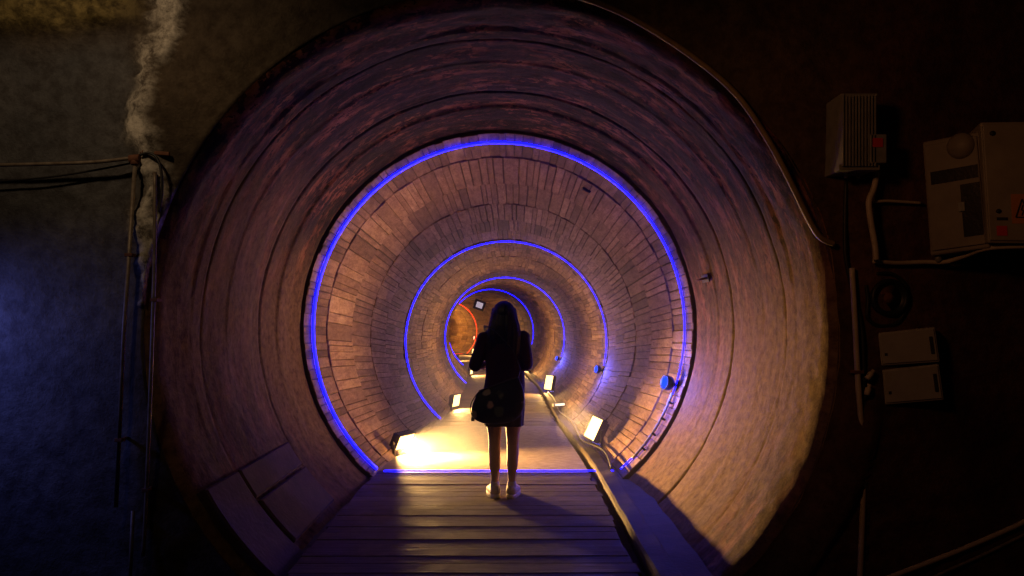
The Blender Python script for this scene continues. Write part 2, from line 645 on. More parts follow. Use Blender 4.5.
# repaired slabs let into the lower left of the mouth
def curved_slab(name, y0, y1, a0, a1, r_out, r_in):
    bm = bmesh.new()
    n = 10
    grid = []
    for rad in (r_out, r_in + 0.012, r_in):
        ins = 0.012 if rad == r_in else 0.0
        ring = []
        for i in range(n + 1):
            ring.append(on(y0 + ins, a0 + ins / 2 + (a1 - a0 - ins) * i / n, rad))
        for i in range(n, -1, -1):
            ring.append(on(y1 - ins, a0 + ins / 2 + (a1 - a0 - ins) * i / n, rad))
        grid.append([bm.verts.new(p) for p in ring])
    N = len(grid[0])
    for A, B in zip(grid, grid[1:]):
        for i in range(N):
            bm.faces.new((A[i], A[(i + 1) % N], B[(i + 1) % N], B[i]))
    t = grid[-1]
    for i in range(n):
        bm.faces.new((t[i], t[i + 1], t[2 * n - i], t[2 * n + 1 - i]))
    t = grid[0]
    for i in range(n):
        bm.faces.new((t[i], t[2 * n + 1 - i], t[2 * n - i], t[i + 1]))
    return struct(obj(name, bm, M['block']))


def dn(deg):
    return PI + R(deg)


curved_slab('trim_1', 4.42, 4.94, dn(29), dn(54), 2.0, 1.915)
curved_slab('trim_2', 4.99, 6.08, dn(29), dn(35.5), 2.0, 1.925)
curved_slab('trim_3', 4.99, 6.08, dn(36.2), dn(47), 2.0, 1.912)

# ------------------------------------------------------------------ wall round the mouth
STREAK = [(180, -20), (176, 20), (166, 55), (156, 85), (150, 110), (151, 138), (158, 165), (163, 200), (160, 235), (153, 270), (150, 300)]
STREAK_W = [(22), (24), (22), (22), (26), (24), (26), (26), (22), (14), (8)]
STREAKP = [at(x, y, YM) for x, y in STREAK]


def seg_dist(p, a, b):
    ab = b - a
    t = max(0, min(1, (p - a).dot(ab) / ab.length_squared))
    return (p - a - ab * t).length, t


def build_front_wall():
    bm = bmesh.new()
    L = {k: bm.verts.layers.float.new(k) for k in ('stain', 'plaster', 'ruddy', 'moss')}
    c = centre(YM)
    NA, NR = 560, 90
    X0, X1, Z0, Z1 = -5.2, 5.2, -0.35, 4.9
    cols = []
    for i in range(NA):
        a = 2 * PI * i / NA
        d = Vector((math.cos(a), math.sin(a)))
        k = min(((X1 - c.x) if d.x > 0 else (X0 - c.x)) / d.x if abs(d.x) > 1e-6 else 1e9,
                ((Z1 - c.z) if d.y > 0 else (Z0 - c.z)) / d.y if abs(d.y) > 1e-6 else 1e9)
        col = []
        rmax = max(k, 2.06)
        for j in range(NR + 1):
            t = (j / NR) ** 1.1
            rad = 2.03 + (rmax - 2.03) * t
            x, z = c.x + d.x * rad, c.z + d.y * rad
            p = Vector((x, 0, z))
            edge = sstep(0, 0.25, rad - 2.03)
            n = noise.fractal(Vector((x * 1.1, 3.3, z * 1.1)), 0.9, 2.1, 6)
            n2 = noise.fractal(Vector((x * 5, 9.3, z * 5)), 0.8, 2.1, 4)
            plaster = sstep(-2.05, -2.3, x + 0.06 * n2) * sstep(3.25, 3.0, z + 0.1 * n)
            moss = sstep(3.14, 3.22, z + 0.08 * n2 + 0.05 * n) * sstep(-2.1, -2.4, x + 0.2 * n)
            ruddy = sstep(1.2, 2.4, x + 0.3 * n)  # ruddier brown towards the right end of the wall
            best, wid = 9, 0.1
            for q in range(len(STREAKP) - 1):
                dd, tt = seg_dist(p + Vector((n2 * 0.09 + 0.05 * n, YM, 0)), STREAKP[q], STREAKP[q + 1])
                w = (STREAK_W[q] * (1 - tt) + STREAK_W[q + 1] * tt) / 169.3 / 1.6
                if dd / w < best:
                    best = dd / w
            st = sstep(1.25, 0.35, best)
            rough = 0.05 * (1 - 0.75 * plaster)
            y = YM - 0.04 - edge * (0.02 + rough * (n * 0.6 + 0.5) + 0.016 * n2 * (1 - 0.6 * plaster)) - 0.05 * sstep(1.3, 0.2, best)
            y += 0.03 * plaster * edge
            # rocky ledge under the roof
            y -= 0.08 * moss * (0.6 + 0.8 * abs(n2))
            # raised apron at the lower right of the mouth
            if a > R(291) and a < R(352):
                y -= 0.035 * sstep(2.04, 2.2, rad) * sstep(2.31, 2.28, rad) * sstep(R(352), R(344), a)
            v = bm.verts.new((x, y, z))
            v[L['stain']] = st
            v[L['plaster']] = plaster
            v[L['ruddy']] = ruddy
            v[L['moss']] = moss
            col.append(v)
        cols.append(col)
    for i in range(NA):
        A, B = cols[i], cols[(i + 1) % NA]
        for j in range(NR):
            f = bm.faces.new((A[j], A[j + 1], B[j + 1], B[j]))
            f.smooth = True
    # reveal that joins the wall to the concrete lining
    for i in range(NA):
        A, B = cols[i][0], cols[(i + 1) % NA][0]
        pa = Vector((A.co.x, 4.5, A.co.z))
        pb = Vector((B.co.x, 4.5, B.co.z))
        va, vb = bm.verts.new(pa), bm.verts.new(pb)
        bm.faces.new((A, B, vb, va))
    struct(obj('wall_front', bm, M['wall']))


build_front_wall()

# ------------------------------------------------------------------ floors


def build_floor():
    bm = bmesh.new()
    tone = bm.verts.layers.float.new('tone')
    rr = random.Random(11)
    y = 2.6
    while y < 64:
        w = rr.choice((0.11, 0.13, 0.14, 0.15, 0.17)) * (1 if y < 25 else 2)
        g = rr.choice((0.003, 0.004, 0.006)) if y < 25 else 0.02
        tn = min(1, max(0, rr.gauss(0.5, 0.25)))
        dz = rr.uniform(-0.002, 0.002)
        xl = -1.19 + rr.uniform(-0.01, 0.015)
        xr = 0.865 + rr.uniform(-0.02, 0.02)
        lv = []
        for z, ins in ((-0.06, 0), (dz - 0.004, 0), (dz, 0.004)):
            ring = [on_floor(y + g / 2 + ins, xl + ins, z), on_floor(y + g / 2 + ins, xr - ins, z),
                    on_floor(y + w - g / 2 - ins, xr - ins, z), on_floor(y + w - g / 2 - ins, xl + ins, z)]
            vs = [bm.verts.new(p) for p in ring]
            for v in vs:
                v[tone] = tn
            lv.append(vs)
        for A, B in zip(lv, lv[1:]):
            for i in range(4):
                bm.faces.new((A[i], A[(i + 1) % 4], B[(i + 1) % 4], B[i]))
        bm.faces.new(lv[-1])
        y += w
        if abs(y - 7.36) < 0.09:
            y = 12.4
    struct(obj('floor', bm, M['plank']))

    def sweep(name, sec, y0, y1, m, st=0.5, rough=0.0):
        bm = bmesh.new()
        rows = []
        y = y0
        while y <= y1 + 1e-6:
            rows.append([bm.verts.new(on_floor(y, x + rough * noise.noise(Vector((x * 9, y * 3, z * 9))),
                                               z + rough * noise.noise(Vector((x * 9 + 7, y * 3, z * 9))))) for x, z in sec])
            y += st
        n = len(sec)
        for A, B in zip(rows, rows[1:]):
            for i in range(n):
                bm.faces.new((A[i], A[(i + 1) % n], B[(i + 1) % n], B[i]))
        bm.faces.new(rows[0])
        bm.faces.new(rows[-1][::-1])
        return struct(obj(name, bm, m))
    sweep('floor_slab', [(-1.22, -0.06), (-1.22, 0.0), (0.87, 0.0), (0.87, -0.06)], 7.38, 12.4, M['slab'], 0.1, 0.0)
    # bed below the boards, drain channel, concrete kerb against the right wall
    sweep('floor_bed', [(-1.3, -0.13), (-1.3, -0.065), (0.98, -0.065), (0.98, -0.13)], 2.6, 63.9, M['mortar'])
    sweep('trim_4', [(0.93, -0.12), (0.93, 0.035), (0.945, 0.05), (1.06, 0.05), (1.075, 0.035), (1.085, -0.02), (1.3, -0.02), (1.3, -0.12)], 3.0, 63.9, M['kerb'], 0.12, 0.012)
    # chamber floor in front of the wall
    bm = bmesh.new()
    add_box(bm, (0, 1.2, -0.26), (10.4, 6.5, 0.2))
    struct(obj('floor_chamber', bm, M['kerb']))


build_floor()

# ------------------------------------------------------------------ light rings


def build_ring(Y, m, label, name='light_ring', group=None, w=0.03, lamp_deg=None):  # glowing solid lines stand in for light thrown onto wall and floor
    c, r, u, t = frame(Y)
    root = thing(name, label, 'light ring', on_floor(Y, 0, 0.004), (0, 0, 0), group)
    org = root.location

    def local(p):
        return p - org
    rad = RI - 0.016
    a0 = math.asin((FLOOR - 0.02) / rad)
    bm = bmesh.new()
    n = 120
    s0 = -a0 + 0.01 if lamp_deg is None else R(-lamp_deg + 3)
    pts = [local(on(Y, s0 + (PI + a0 - 0.01 - s0) * i / n, rad)) for i in range(n + 1)]
    wid = [0.58 + 0.42 * sstep(-0.4, 1.5, -a0 + (PI + 2 * a0) * i / n) for i in range(n + 1)]
    add_tube(bm, pts, wid, 8, flat=(0.011, w), up=local(on(Y, s0, rad)) - local(centre(Y)))
    obj('wall_light_line', bm, m, root, True)
    if lamp_deg is not None:
        return root
    bm = bmesh.new()
    hx = math.sqrt(rad ** 2 - FLOOR ** 2) - 0.03
    add_tube(bm, [local(on_floor(Y, -hx + 2 * hx * i / 12, 0.0135)) for i in range(13)], 1.0, 8, flat=(0.006, w * 0.55), up=(0, 0, 1))
    obj('floor_light_line', bm, m, root, True)
    return root


RINGS = [(7.29, 'blue light ring around the tunnel nearest the mouth, largest ring'),
         (13.5, 'second blue light ring inward from the tunnel mouth'),
         (22.7, 'third blue light ring inward, deep in the tunnel'),
         (31.7, 'innermost blue light ring, where the tunnel bends left')]
for (Y, lab), ld, w in zip(RINGS, (None, 17, 22, 20), (0.034, 0.027, 0.03, 0.04)):
    build_ring(Y, M['blue_line'], lab, group='blue light rings around the tunnel', w=w, lamp_deg=ld)
build_ring(46.0, M['red_line'], 'red light ring at the far bend of the tunnel', w=0.09)


# round lamps that sit on the rings at the right
def ring_lamp(Y, deg, label, lens, cat='lamp', big=1.0, name='ring_lamp', group='blue ring lamps on the right wall'):
    a = R(-deg)
    p = on(Y, a, RI - 0.005)
    c, r, u, t = frame(Y)
    nrm = (c - p).normalized()
    root = thing(name, label, cat, p, (0, 0, 0), group)
    s = big
    ax = (nrm * 0.75 - t * 0.35 - r * 0.1).normalized()
    base = nrm * 0.052
    bm = bmesh.new()
    add_lathe(bm, [(0.055 * s, 0), (0.055 * s, 0.012), (0.02 * s, 0.014), (0.02 * s, 0.045)], -nrm * 0.006, nrm, 16)
    obj('mount', bm, M['black'], root, True)
    ax2 = (nrm * 0.55 + Vector((-0.75, -0.4, 0.1))).normalized()
    bm = bmesh.new()
    add_lathe(bm, [(0.0, -0.04), (0.045 * s, -0.035), (0.068 * s, -0.01), (0.074 * s, 0.02), (0.074 * s, 0.055), (0.066 * s, 0.055), (0.064 * s, 0.03), (0, 0.03)], base + ax2 * 0.03, ax2, 24)
    obj('housing', bm, M['black'], root, True)
    bm = bmesh.new()
    add_lathe(bm, [(0.062 * s, 0.032), (0.062 * s, 0.04), (0.045 * s, 0.058), (0.0, 0.066)], base + ax2 * 0.03, ax2, 24)
    obj('lens', bm, lens, root, True)
    return root, p, ax2


LAMPS = []
for Y, deg, lab in ((7.29, 18.6, 'round blue lamp on right wall at the nearest blue ring'),
                    (13.5, 17, 'round blue lamp on right wall at the second blue ring'),
                    (22.7, 22, 'small round blue lamp at the third blue ring')):
    LAMPS.append(ring_lamp(Y, deg, lab, M['blue_lens']))
ring_lamp(46.0, 14, 'small red lamp on the red ring at the far bend', M['red_lens'], big=1.8, group=None)

# conduit from the first lamp down to the kerb
root = thing('conduit', 'pale conduit running from nearest blue lamp down to the kerb', 'conduit', on(7.2, R(-35), RI - 0.02))
org = root.location
bm = bmesh.new()
add_tube(bm, [on(7.23 - 0.004 * i, R(-21.5 - 1.8 * i), RI - 0.035) - org for i in range(14)], 0.014, 10)
obj('pipe', bm, M['white_plastic'], root, True)
for k in (1.5, 4.5, 7.5, 10.5):
    a = R(-21.5 - 1.8 * k)
    bm = bmesh.new()
    pc = on(7.23 - 0.004 * k, a, RI - 0.022) - org
    rot = Matrix.Rotation(-a, 3, 'Y')
    add_box(bm, pc, (0.045, 0.06, 0.022), rot, 0.004)
    obj('clip', bm, M['black'], root)

# ------------------------------------------------------------------ floodlights on the walkway


def make_flood(name, label, loc, yaw, tilt, w=0.34, h=0.28, lens=None, bz=0.018, group='warm floodlights along the tunnel floor', hang=False):
    """faces +Y at yaw 0; stands with the bracket foot on loc"""
    root = thing(name, label, 'floodlight', loc, (0, 0, yaw), group)
    T = Matrix.Rotation(tilt, 3, 'X')
    hc = Vector((0, 0, h / 2 + 0.05))
    bm = bmesh.new()
    add_box(bm, hc + T @ Vector((0, -0.03, 0)), (w, 0.05, h), T, 0.008)
    for i in range(9):
        x = -w * 0.42 + w * 0.84 * i / 8
        add_box(bm, hc + T @ Vector((x, -0.07, 0)), (0.006, 0.045, h * 0.84), T)
    hs = obj('housing', bm, M['black'], root)
    bm = bmesh.new()
    for q in (-1, 1):
        add_box(bm, hc + T @ Vector((0, 0.002, q * (h - bz) / 2)), (w, 0.03, bz), T, 0.003)
        add_box(bm, hc + T @ Vector((q * (w - bz) / 2, 0.002, 0)), (bz, 0.03, h - 2 * bz), T, 0.003)
    obj('bezel', bm, M['black'], root)
    obj('light_panel', bx(hc + T @ Vector((0, 0.0, 0)), (w - 2 * bz, 0.012, h - 2 * bz), 0.0, T), lens or M['flood_lens'], root)
    bm = bmesh.new()
    for s in (-1, 1):
        add_box(bm, (s * (w / 2 + 0.008), -0.03, h / 4 + 0.028), (0.008, 0.035, h / 2 + 0.055), None, 0.002)
    add_box(bm, (0, -0.03, 0.005), (w + 0.024, 0.045, 0.01), None, 0.002)
    obj('bracket', bm, M['black'], root)
    for s in (-1, 1):
        bm = bmesh.new()
        add_lathe(bm, [(0.018, 0), (0.018, 0.014), (0.012, 0.018), (0, 0.018)], hc + Vector((s * (w / 2 + 0.012), -0.03, 0)), (s, 0, 0), 12)
        obj('knob', bm, M['black'], root)
    if not hang:
        q = Matrix.Rotation(yaw, 3, 'Z')
        c0 = Vector(loc) + q @ (hc + T @ Vector((0, 0.03, 0)))
        aim = c0 + q @ (T @ Vector((0, 1, 0)))
    else:
        c0 = aim = None
    return root, c0, aim


WARM = (1.0, 0.54, 0.16)
FL = [
    # Y, x, yaw, tilt, label, energy, size
    (8.5, -1.08, -118, -24, 'bright floodlight on walkway left of the person, beyond nearest blue ring', 280, (0.30, 0.19)),
    (9.0, 1.10, 100, 26, 'floodlight leaning on kerb at right, beyond nearest blue ring', 24, (0.46, 0.28)),
    (15.6, -1.05, -112, -10, 'floodlight at foot of left wall beyond the second blue ring', 130, (0.34, 0.26)),
    (19.3, 1.09, 120, 12, 'floodlight on right kerb between second and third blue rings', 90, (0.36, 0.38)),
    (27.5, 1.09, 120, 12, 'floodlight on right kerb beyond the third blue ring', 70, (0.34, 0.3)),
    (26.0, -1.0, -105, -8, 'floodlight at foot of left wall beyond the third blue ring', 120, (0.36, 0.28)),
    (36.5, -1.0, -90, -8, 'floodlight at left beyond innermost blue ring', 140, (0.36, 0.28)),
    (43.5, 1.0, 100, 10, 'floodlight at foot of far bend before the red ring', 140, (0.36, 0.28)),
]
for Y, x, yaw, tilt, lab, en, (w, h) in FL:
    zb = 0.0 if x < 0 else 0.055
    loc = on_floor(Y, x, zb + 0.004)
    c, r, u, t = frame(Y)
    head = math.atan2(-t.x, t.y)
    rt, c0, aim = make_flood('floodlight', lab, loc, R(yaw) + head, R(tilt), w, h, bz=0.010)
    light('flood_light', 'AREA', c0, aim, en, WARM, shape='RECTANGLE', size=w * 0.9, size_y=h * 0.9, spread=R(88 if Y == 9.0 else 114 if Y < 12 else 150))

# little batten lamp on the kerb between the right floodlights
root = thing('kerb_lamp', 'short batten lamp lying on right kerb near second blue ring', 'lamp', on_floor(15.6, 1.08, 0.06), (0, 0, R(35)))
obj('body', bx((0, 0, 0.035), (0.30, 0.08, 0.07), 0.01), M['grey_metal'], root)
obj('diffuser', bx((0, -0.046, 0.04), (0.24, 0.014, 0.045), 0.004), mat('kerb_lamp_diffuser', (0.8, 0.7, 0.5), 0.4, emit=(1, 0.75, 0.45), strength=2.0), root)

# spotlight hung high on the wall of the bend
hp = at(481.5, 299.5, 38.5)
rt, _, _ = make_flood('hanging_floodlight', 'square black floodlight hung high at the far bend above the walkway', hp, R(180) + R(-8), R(-12), 0.56, 0.52,
                      lens=M['cool_lens'], bz=0.11, group=None, hang=True)
rt.rotation_euler = (R(180), R(20), R(188) + PI)
bm = bmesh.new()
add_tube(bm, [(0, -0.03, 0.0), (0, -0.03, -0.9)], 0.03, 8)
obj('rod', bm, M['black'], rt)

# cable along the kerb on the right
kb = [(7.15, 1.07, 0.07), (8.2, 1.12, 0.085), (9.3, 1.0, 0.075), (10.5, 1.03, 0.075), (12.5, 1.1, 0.085), (14.5, 1.02, 0.075), (17, 1.08, 0.08), (19, 1.04, 0.078)]
tag(obj('power_cable', tube([on_floor(*k) for k in kb], 0.012, 8, 8), M['cable_black'], None, True), 'black power cable lying along the right kerb between floodlights', 'cable')

# small fittings on the lining
pf = on(6.6, R(12.7), 1.885)
root = thing('iron_bracket', 'small dark iron bracket on concrete lining right of the nearest blue ring', 'bracket', pf)
c_, r_, u_, t_ = frame(6.6)
inn = (c_ - pf).normalized()
obj('plate', bx(inn * -0.005, (0.012, 0.22, 0.07), 0.004, Matrix.Rotation(R(-12.7), 3, 'Y')), M['black'], root)
obj('loop', tube([inn * 0.0 + Vector((0, -0.08, 0)), inn * 0.06 + Vector((0, -0.06, 0)), inn * 0.07, inn * 0.06 + Vector((0, 0.06, 0)), Vector((0, 0.08, 0))], 0.009, 8, 5), M['rust'], root, True)
pf = on(8.25, R(58), RI - 0.012)
root = thing('ceiling_box', 'small dark junction box on upper right stones behind nearest blue ring', 'box', pf)
rot_ = Matrix.Rotation(R(-58), 3, 'Y')
obj('body', bx((0, 0, 0), (0.04, 0.15, 0.1), 0.008, rot_), M['black'], root)
obj('lid', bx(rot_ @ Vector((-0.022, 0, 0)), (0.008, 0.13, 0.08), 0.003, rot_), M['rust'], root)

# ------------------------------------------------------------------ pipes and cables on the wall at left


def wall_pt(px, py, off=0.06):
    return at(px, py, YM - 0.04 - off)


def run(name, label, cat, pts, r, m, off=0.07, sub=0, part='pipe', clips=(), offs=None, group=None):
    pp = [wall_pt(x, y, offs[i] if offs else off) for i, (x, y) in enumerate(pts)]
    root = thing(name, label, cat, pp[-1], group=group)
    obj(part, tube([p - pp[-1] for p in pp], r, 10, sub), m, root, True)
    for cx, cy in clips:
        c = wall_pt(cx, cy, off) - pp[-1]
        bm = bmesh.new()
        add_box(bm, c + Vector((0, 0.012, 0)), (r * 3.6, r * 2.5 + 0.02, 0.02), None, 0.003)
        add_box(bm, c + Vector((0, off * 0.5, 0)), (r * 1.4, off, 0.014))
        obj('clip', bm, M['rust'], root)
    return root


t = run('wall_pipe', 'thin pipe running level across the left wall to a rusty bracket', 'pipe', [(-40, 166), (45, 164), (95, 162), (132, 158)], 0.011, M['pipe'], 0.09, 6)
bm = bmesh.new()
c = wall_pt(135, 159, 0.09) - t.location
add_lathe(bm, [(0.02, -0.03), (0.026, -0.028), (0.026, 0.028), (0.02, 0.03)], c, (1, 0, 0.1), 14)
add_lathe(bm, [(0.02, -0.035), (0.024, -0.03), (0.024, 0.0), (0.016, 0.004)], c, (0, 0, 1), 14)
obj('elbow', bm, M['rust'], t, True)
run('drop_pipe', 'thin upright pipe dropping below the level pipe, leftmost of the uprights', 'pipe', [(135, 166), (124, 330), (116, 507)], 0.012, M['pipe'], 0.09, 0, clips=((129, 255), (119, 440)))
run('upright_pipe', 'tall thin upright pipe beside the white mineral streak', 'pipe', [(155, 172), (154, 280), (147, 480), (143, 556)], 0.011, M['pipe'], 0.085, 5, clips=((154, 300), (146, 490)))
run('short_pipe', 'short upright pipe end low on left wall between longer uprights', 'pipe', [(133, 511), (129, 600)], 0.011, M['pipe'], 0.08)
run('dark_line', 'slack thin black line below the level pipe on left wall', 'cable', [(-40, 184), (40, 178), (90, 171), (132, 163)], 0.006, M['cable_black'], 0.05, 6, 'cable')  # thin black tube just under the level pipe
run('hooked_cable', 'black cable hooked over bracket beside the white mineral streak', 'cable', [(140, 155), (148, 153), (156, 157), (161, 170), (162, 192), (159, 212)], 0.008, M['cable_black'], 0.1, 6, 'cable')
root = thing('pipe_bracket', 'rusty iron bracket across the white mineral streak on left wall', 'bracket', wall_pt(155, 153, 0.05))
obj('bar', bx((0, 0.0, 0.0), (0.17, 0.02, 0.022), 0.004, Matrix.Rotation(R(4), 3, 'Y')), M['rust'], root)
obj('plate', bx((-0.02, 0.035, -0.05), (0.09, 0.015, 0.12), 0.004), M['rust'], root)
obj('pin', tube([(-0.055, 0.06, 0.0), (-0.055, -0.03, 0.0)], 0.01, 8), M['rust'], root, True)

# ------------------------------------------------------------------ cables and boxes on the wall at right
run('arch_cable', 'tan cable following the upper right edge of the tunnel mouth', 'cable',
    [(560, -8), (600, 4), (640, 23), (690, 55), (735, 93), (768, 140), (792, 185), (808, 218), (820, 237), (834, 244)], 0.017, M['cable_tan'], 0.045, 6, 'cable')
run('upright_conduit', 'long pale conduit standing right of the tunnel mouth', 'conduit',
    [(852, 268), (855, 320), (858, 380), (863, 450), (863, 500), (859, 600)], 0.016, M['conduit'], 0.06, 6, clips=((858, 372), (863, 468)))
run('upright_cable', 'black cable hanging beside the long pale conduit', 'cable',
    [(846, 180), (845, 240), (848, 270), (862, 330), (864, 400), (869, 440), (868, 520), (864, 600)], 0.012, M['cable_black'], 0.04, 6, 'cable')

# finned control unit
YB = 4.13


def face_box(root, name, corners, depth, m, bevel=0.006, ymap=None):
    bm = bmesh.new()
    add_prism(bm, [p - root.location for p in corners], depth, bevel)
    return obj(name, bm, m, root)


def px4(x0, y0, x1, y1, Y):
    return [at(x0, y0, Y), at(x1, y0, Y), at(x1, y1, Y), at(x0, y1, Y)]


root = thing('finned_unit', 'grey finned metal unit high on wall right of tunnel mouth', 'electrical unit', at(858, 172, YB))
face_box(root, 'body', px4(841, 93, 877, 170, YB), Vector((0, 0.29, 0)), M['grey_metal'], 0.008)
for k in range(11):
    x = 843.5 + k * 3.2
    fin = face_box(root, 'fin', px4(x - 0.6, 95, x + 0.6, 166, YB - 0.03), Vector((0, 0.034, 0)), M['grey_metal'], 0.0)
j = face_box(root, 'connector_box', px4(870, 134, 887, 163, YB - 0.03), Vector((0, 0.12, 0)), M['grey_metal'], 0.006)
lb = face_box(root, 'red_label', px4(873, 138, 883, 147, YB - 0.034), Vector((0, 0.005, 0)), M['red_label'], 0.0)
lb.parent = j
lb['label'] = 'small red label'
face_box(root, 'lower_flange', px4(839, 165, 880, 170, YB - 0.012), Vector((0, 0.06, 0)), M['grey_metal'], 0.003)
face_box(root, 'side_rib', px4(838, 96, 842, 168, YB + 0.08), Vector((0, 0.03, 0)), M['grey_metal'], 0.003)
for gx in (846, 858):
    bm = bmesh.new()
    add_lathe(bm, [(0.018, 0), (0.018, -0.025), (0.011, -0.03), (0.011, -0.05)], at(gx, 169.5, YB + 0.1) - root.location, (0, 0, 1), 12)
    obj('cable_gland', bm, M['grey_metal'], root, True)
for (sx, sy) in ((843, 95), (876, 95), (843, 168), (876, 168)):
    bm = bmesh.new()
    add_lathe(bm, [(0.008, 0), (0.008, 0.006), (0.004, 0.009), (0, 0.009)], at(sx, sy, YB) - root.location, (0, -1, 0), 10)
    obj('bolt', bm, M['grey_metal'], root, True)

run('flexible_conduit', 'pale flexible conduit dropping from the finned grey unit', 'conduit',
    [(877, 172), (874, 188), (869, 202), (871, 222), (875, 245), (876, 260)], 0.017, M['conduit'], 0.12, 6, 'conduit')
run('cross_cable', 'pale cable crossing from flexible conduit to the windowed cabinet', 'cable',
    [(868, 203), (885, 201), (905, 202), (921, 203)], 0.009, M['conduit'], 0.08, 4, 'cable')
run('lower_cable', 'pale cable sagging beneath the two wall cabinets', 'cable',
    [(873, 261), (895, 263), (925, 262), (945, 262), (965, 256), (990, 248), (1040, 246)], 0.013, M['conduit'], 0.0, 6, 'cable',
    offs=[0.09, 0.07, 0.08, 0.12, 0.2, 0.34, 0.45])


def skew(px, py, s):
    """corner that comes towards the camera by s metres"""
    return at(px, py, YM - 0.06 - s)


# cabinet with dark windows
cs = [skew(922, 142, 0.1), skew(980, 131, 0.34), skew(990, 248, 0.34), skew(930, 256, 0.1)]


def bil(cs, u, v, off=0.0):
    p = (cs[0] * (1 - u) + cs[1] * u) * (1 - v) + (cs[3] * (1 - u) + cs[2] * u) * v
    n = (cs[1] - cs[0]).cross(cs[3] - cs[0]).normalized()
    if n.y > 0:
        n = -n
    return p + n * off


def nback(cs):
    n = (cs[1] - cs[0]).cross(cs[3] - cs[0]).normalized()
    return n if n.y > 0 else -n


def patch(root, name, cs, u0, v0, u1, v1, m, off=0.004, th=0.012, bevel=0.0):
    q = [bil(cs, u0, v0, off), bil(cs, u1, v0, off), bil(cs, u1, v1, off), bil(cs, u0, v1, off)]
    return face_box(root, name, q, nback(cs) * th, m, bevel)


root = thing('windowed_cabinet', 'dull wall cabinet with dark slot and dark window', 'cabinet', bil(cs, 0.5, 1))
face_box(root, 'body', cs, nback(cs) * 0.14 + Vector((0.03, 0.02, 0)), M['dull_metal'], 0.01)
patch(root, 'door', cs, 0.05, 0.04, 0.95, 0.96, M['dull_metal'], 0.012, 0.02, 0.004)
patch(root, 'slot', cs, 0.13, 0.28, 0.93, 0.39, M['dark_window'], 0.016, 0.006)
patch(root, 'window', cs, 0.62, 0.43, 0.94, 0.88, M['dark_window'], 0.016, 0.006)
patch(root, 'latch', cs, 0.57, 0.58, 0.68, 0.66, M['grey_metal'], 0.024, 0.02, 0.003)
bm = bmesh.new()
add_lathe(bm, [(0.075, -0.02), (0.07, 0.012), (0.05, 0.03), (0.0, 0.036)], bil(cs, 0.68, 0.1, 0.01) - root.location, -nback(cs), 20)
obj('round_cap', bm, M['dull_metal'], root, True)
bm = bmesh.new()
add_lathe(bm, [(0.018, 0.02), (0.018, -0.03), (0.012, -0.04)], bil(cs, 0.08, 1.0, -0.05) - root.location, (0, 0, 1), 12)
obj('cable_gland', bm, M['grey_metal'], root, True)

# pale cabinet with the warning label
cp = [skew(980, 122, 0.38), skew(1056, 121, 0.5), skew(1058, 244, 0.5), skew(988, 243, 0.38)]
root = thing('pale_cabinet', 'pale wall cabinet with orange warning triangle label', 'cabinet', bil(cp, 0.5, 1))
face_box(root, 'body', cp, nback(cp) * 0.28, M['pale_metal'], 0.01)
patch(root, 'door', cp, 0.02, 0.02, 0.98, 0.98, M['pale_metal'], 0.012, 0.02, 0.006)
ol = patch(root, 'warning_label', cp, 0.355, 0.60, 0.69, 0.84, M['orange_label'], 0.015, 0.004)
# triangle outline and bolt on the label
bm = bmesh.new()


def lp(u, v, off=0.017):
    return bil(cp, u, v, off) - root.location


tri = [(0.41, 0.79), (0.60, 0.79), (0.505, 0.64)]
for (u0, v0), (u1, v1) in zip(tri, tri[1:] + tri[:1]):
    add_tube(bm, [lp(u0, v0), lp(u1, v1)], 0.0035, 6)
for (u0, v0), (u1, v1) in (((0.515, 0.69), (0.49, 0.73)), ((0.49, 0.73), (0.52, 0.735)), ((0.52, 0.735), (0.495, 0.775))):
    add_tube(bm, [lp(u0, v0), lp(u1, v1)], 0.003, 6)
tr = obj('warning_triangle', bm, M['ink'], root)
tr.parent = ol
rl = patch(root, 'red_label', cp, 0.13, 0.86, 0.28, 0.94, M['red_label'], 0.015, 0.004)
rl['label'] = 'small red label'
patch(root, 'slot', cp, 0.14, 0.79, 0.30, 0.815, M['ink'], 0.014, 0.003)
bm = bmesh.new()
add_lathe(bm, [(0.014, 0), (0.014, 0.006), (0, 0.008)], bil(cp, 0.15, 0.1, 0.011) - root.location, -nback(cp), 12)
obj('lock', bm, M['ink'], root, True)
bm = bmesh.new()
add_lathe(bm, [(0.012, 0), (0.012, 0.008), (0, 0.01)], bil(cp, 0.17, 0.74, 0.011) - root.location, -nback(cp), 12)
obj('screw', bm, M['ink'], root, True)

# two small white boxes
for k, (qq, lab) in enumerate(((((878, 333), (935, 327), (940, 362), (881, 366)), 'small white box on right wall, upper of the two'),
                               (((882, 370), (939, 364), (944, 400), (885, 405)), 'small white box on right wall, lower of the two'))):
    sk = [0.03, 0.14, 0.14, 0.03]
    cq = [skew(x, y, s) for (x, y), s in zip(qq, sk)]
    root = thing('white_box', lab, 'box', bil(cq, 0.5, 1), group='small white boxes on the right wall')
    face_box(root, 'body', cq, nback(cq) * 0.07 + Vector((0.02, 0.02, 0)), M['white_plastic'], 0.008)
    patch(root, 'lid', cq, 0.03, 0.04, 0.97, 0.94, M['white_plastic'], 0.008, 0.012, 0.003)
    patch(root, 'latch', cq, 0.87, 0.25, 0.93, 0.75, M['ink'], 0.014, 0.01, 0.002)
    patch(root, 'screw', cq, 0.08, 0.62, 0.13, 0.7, M['ink'], 0.011, 0.004)

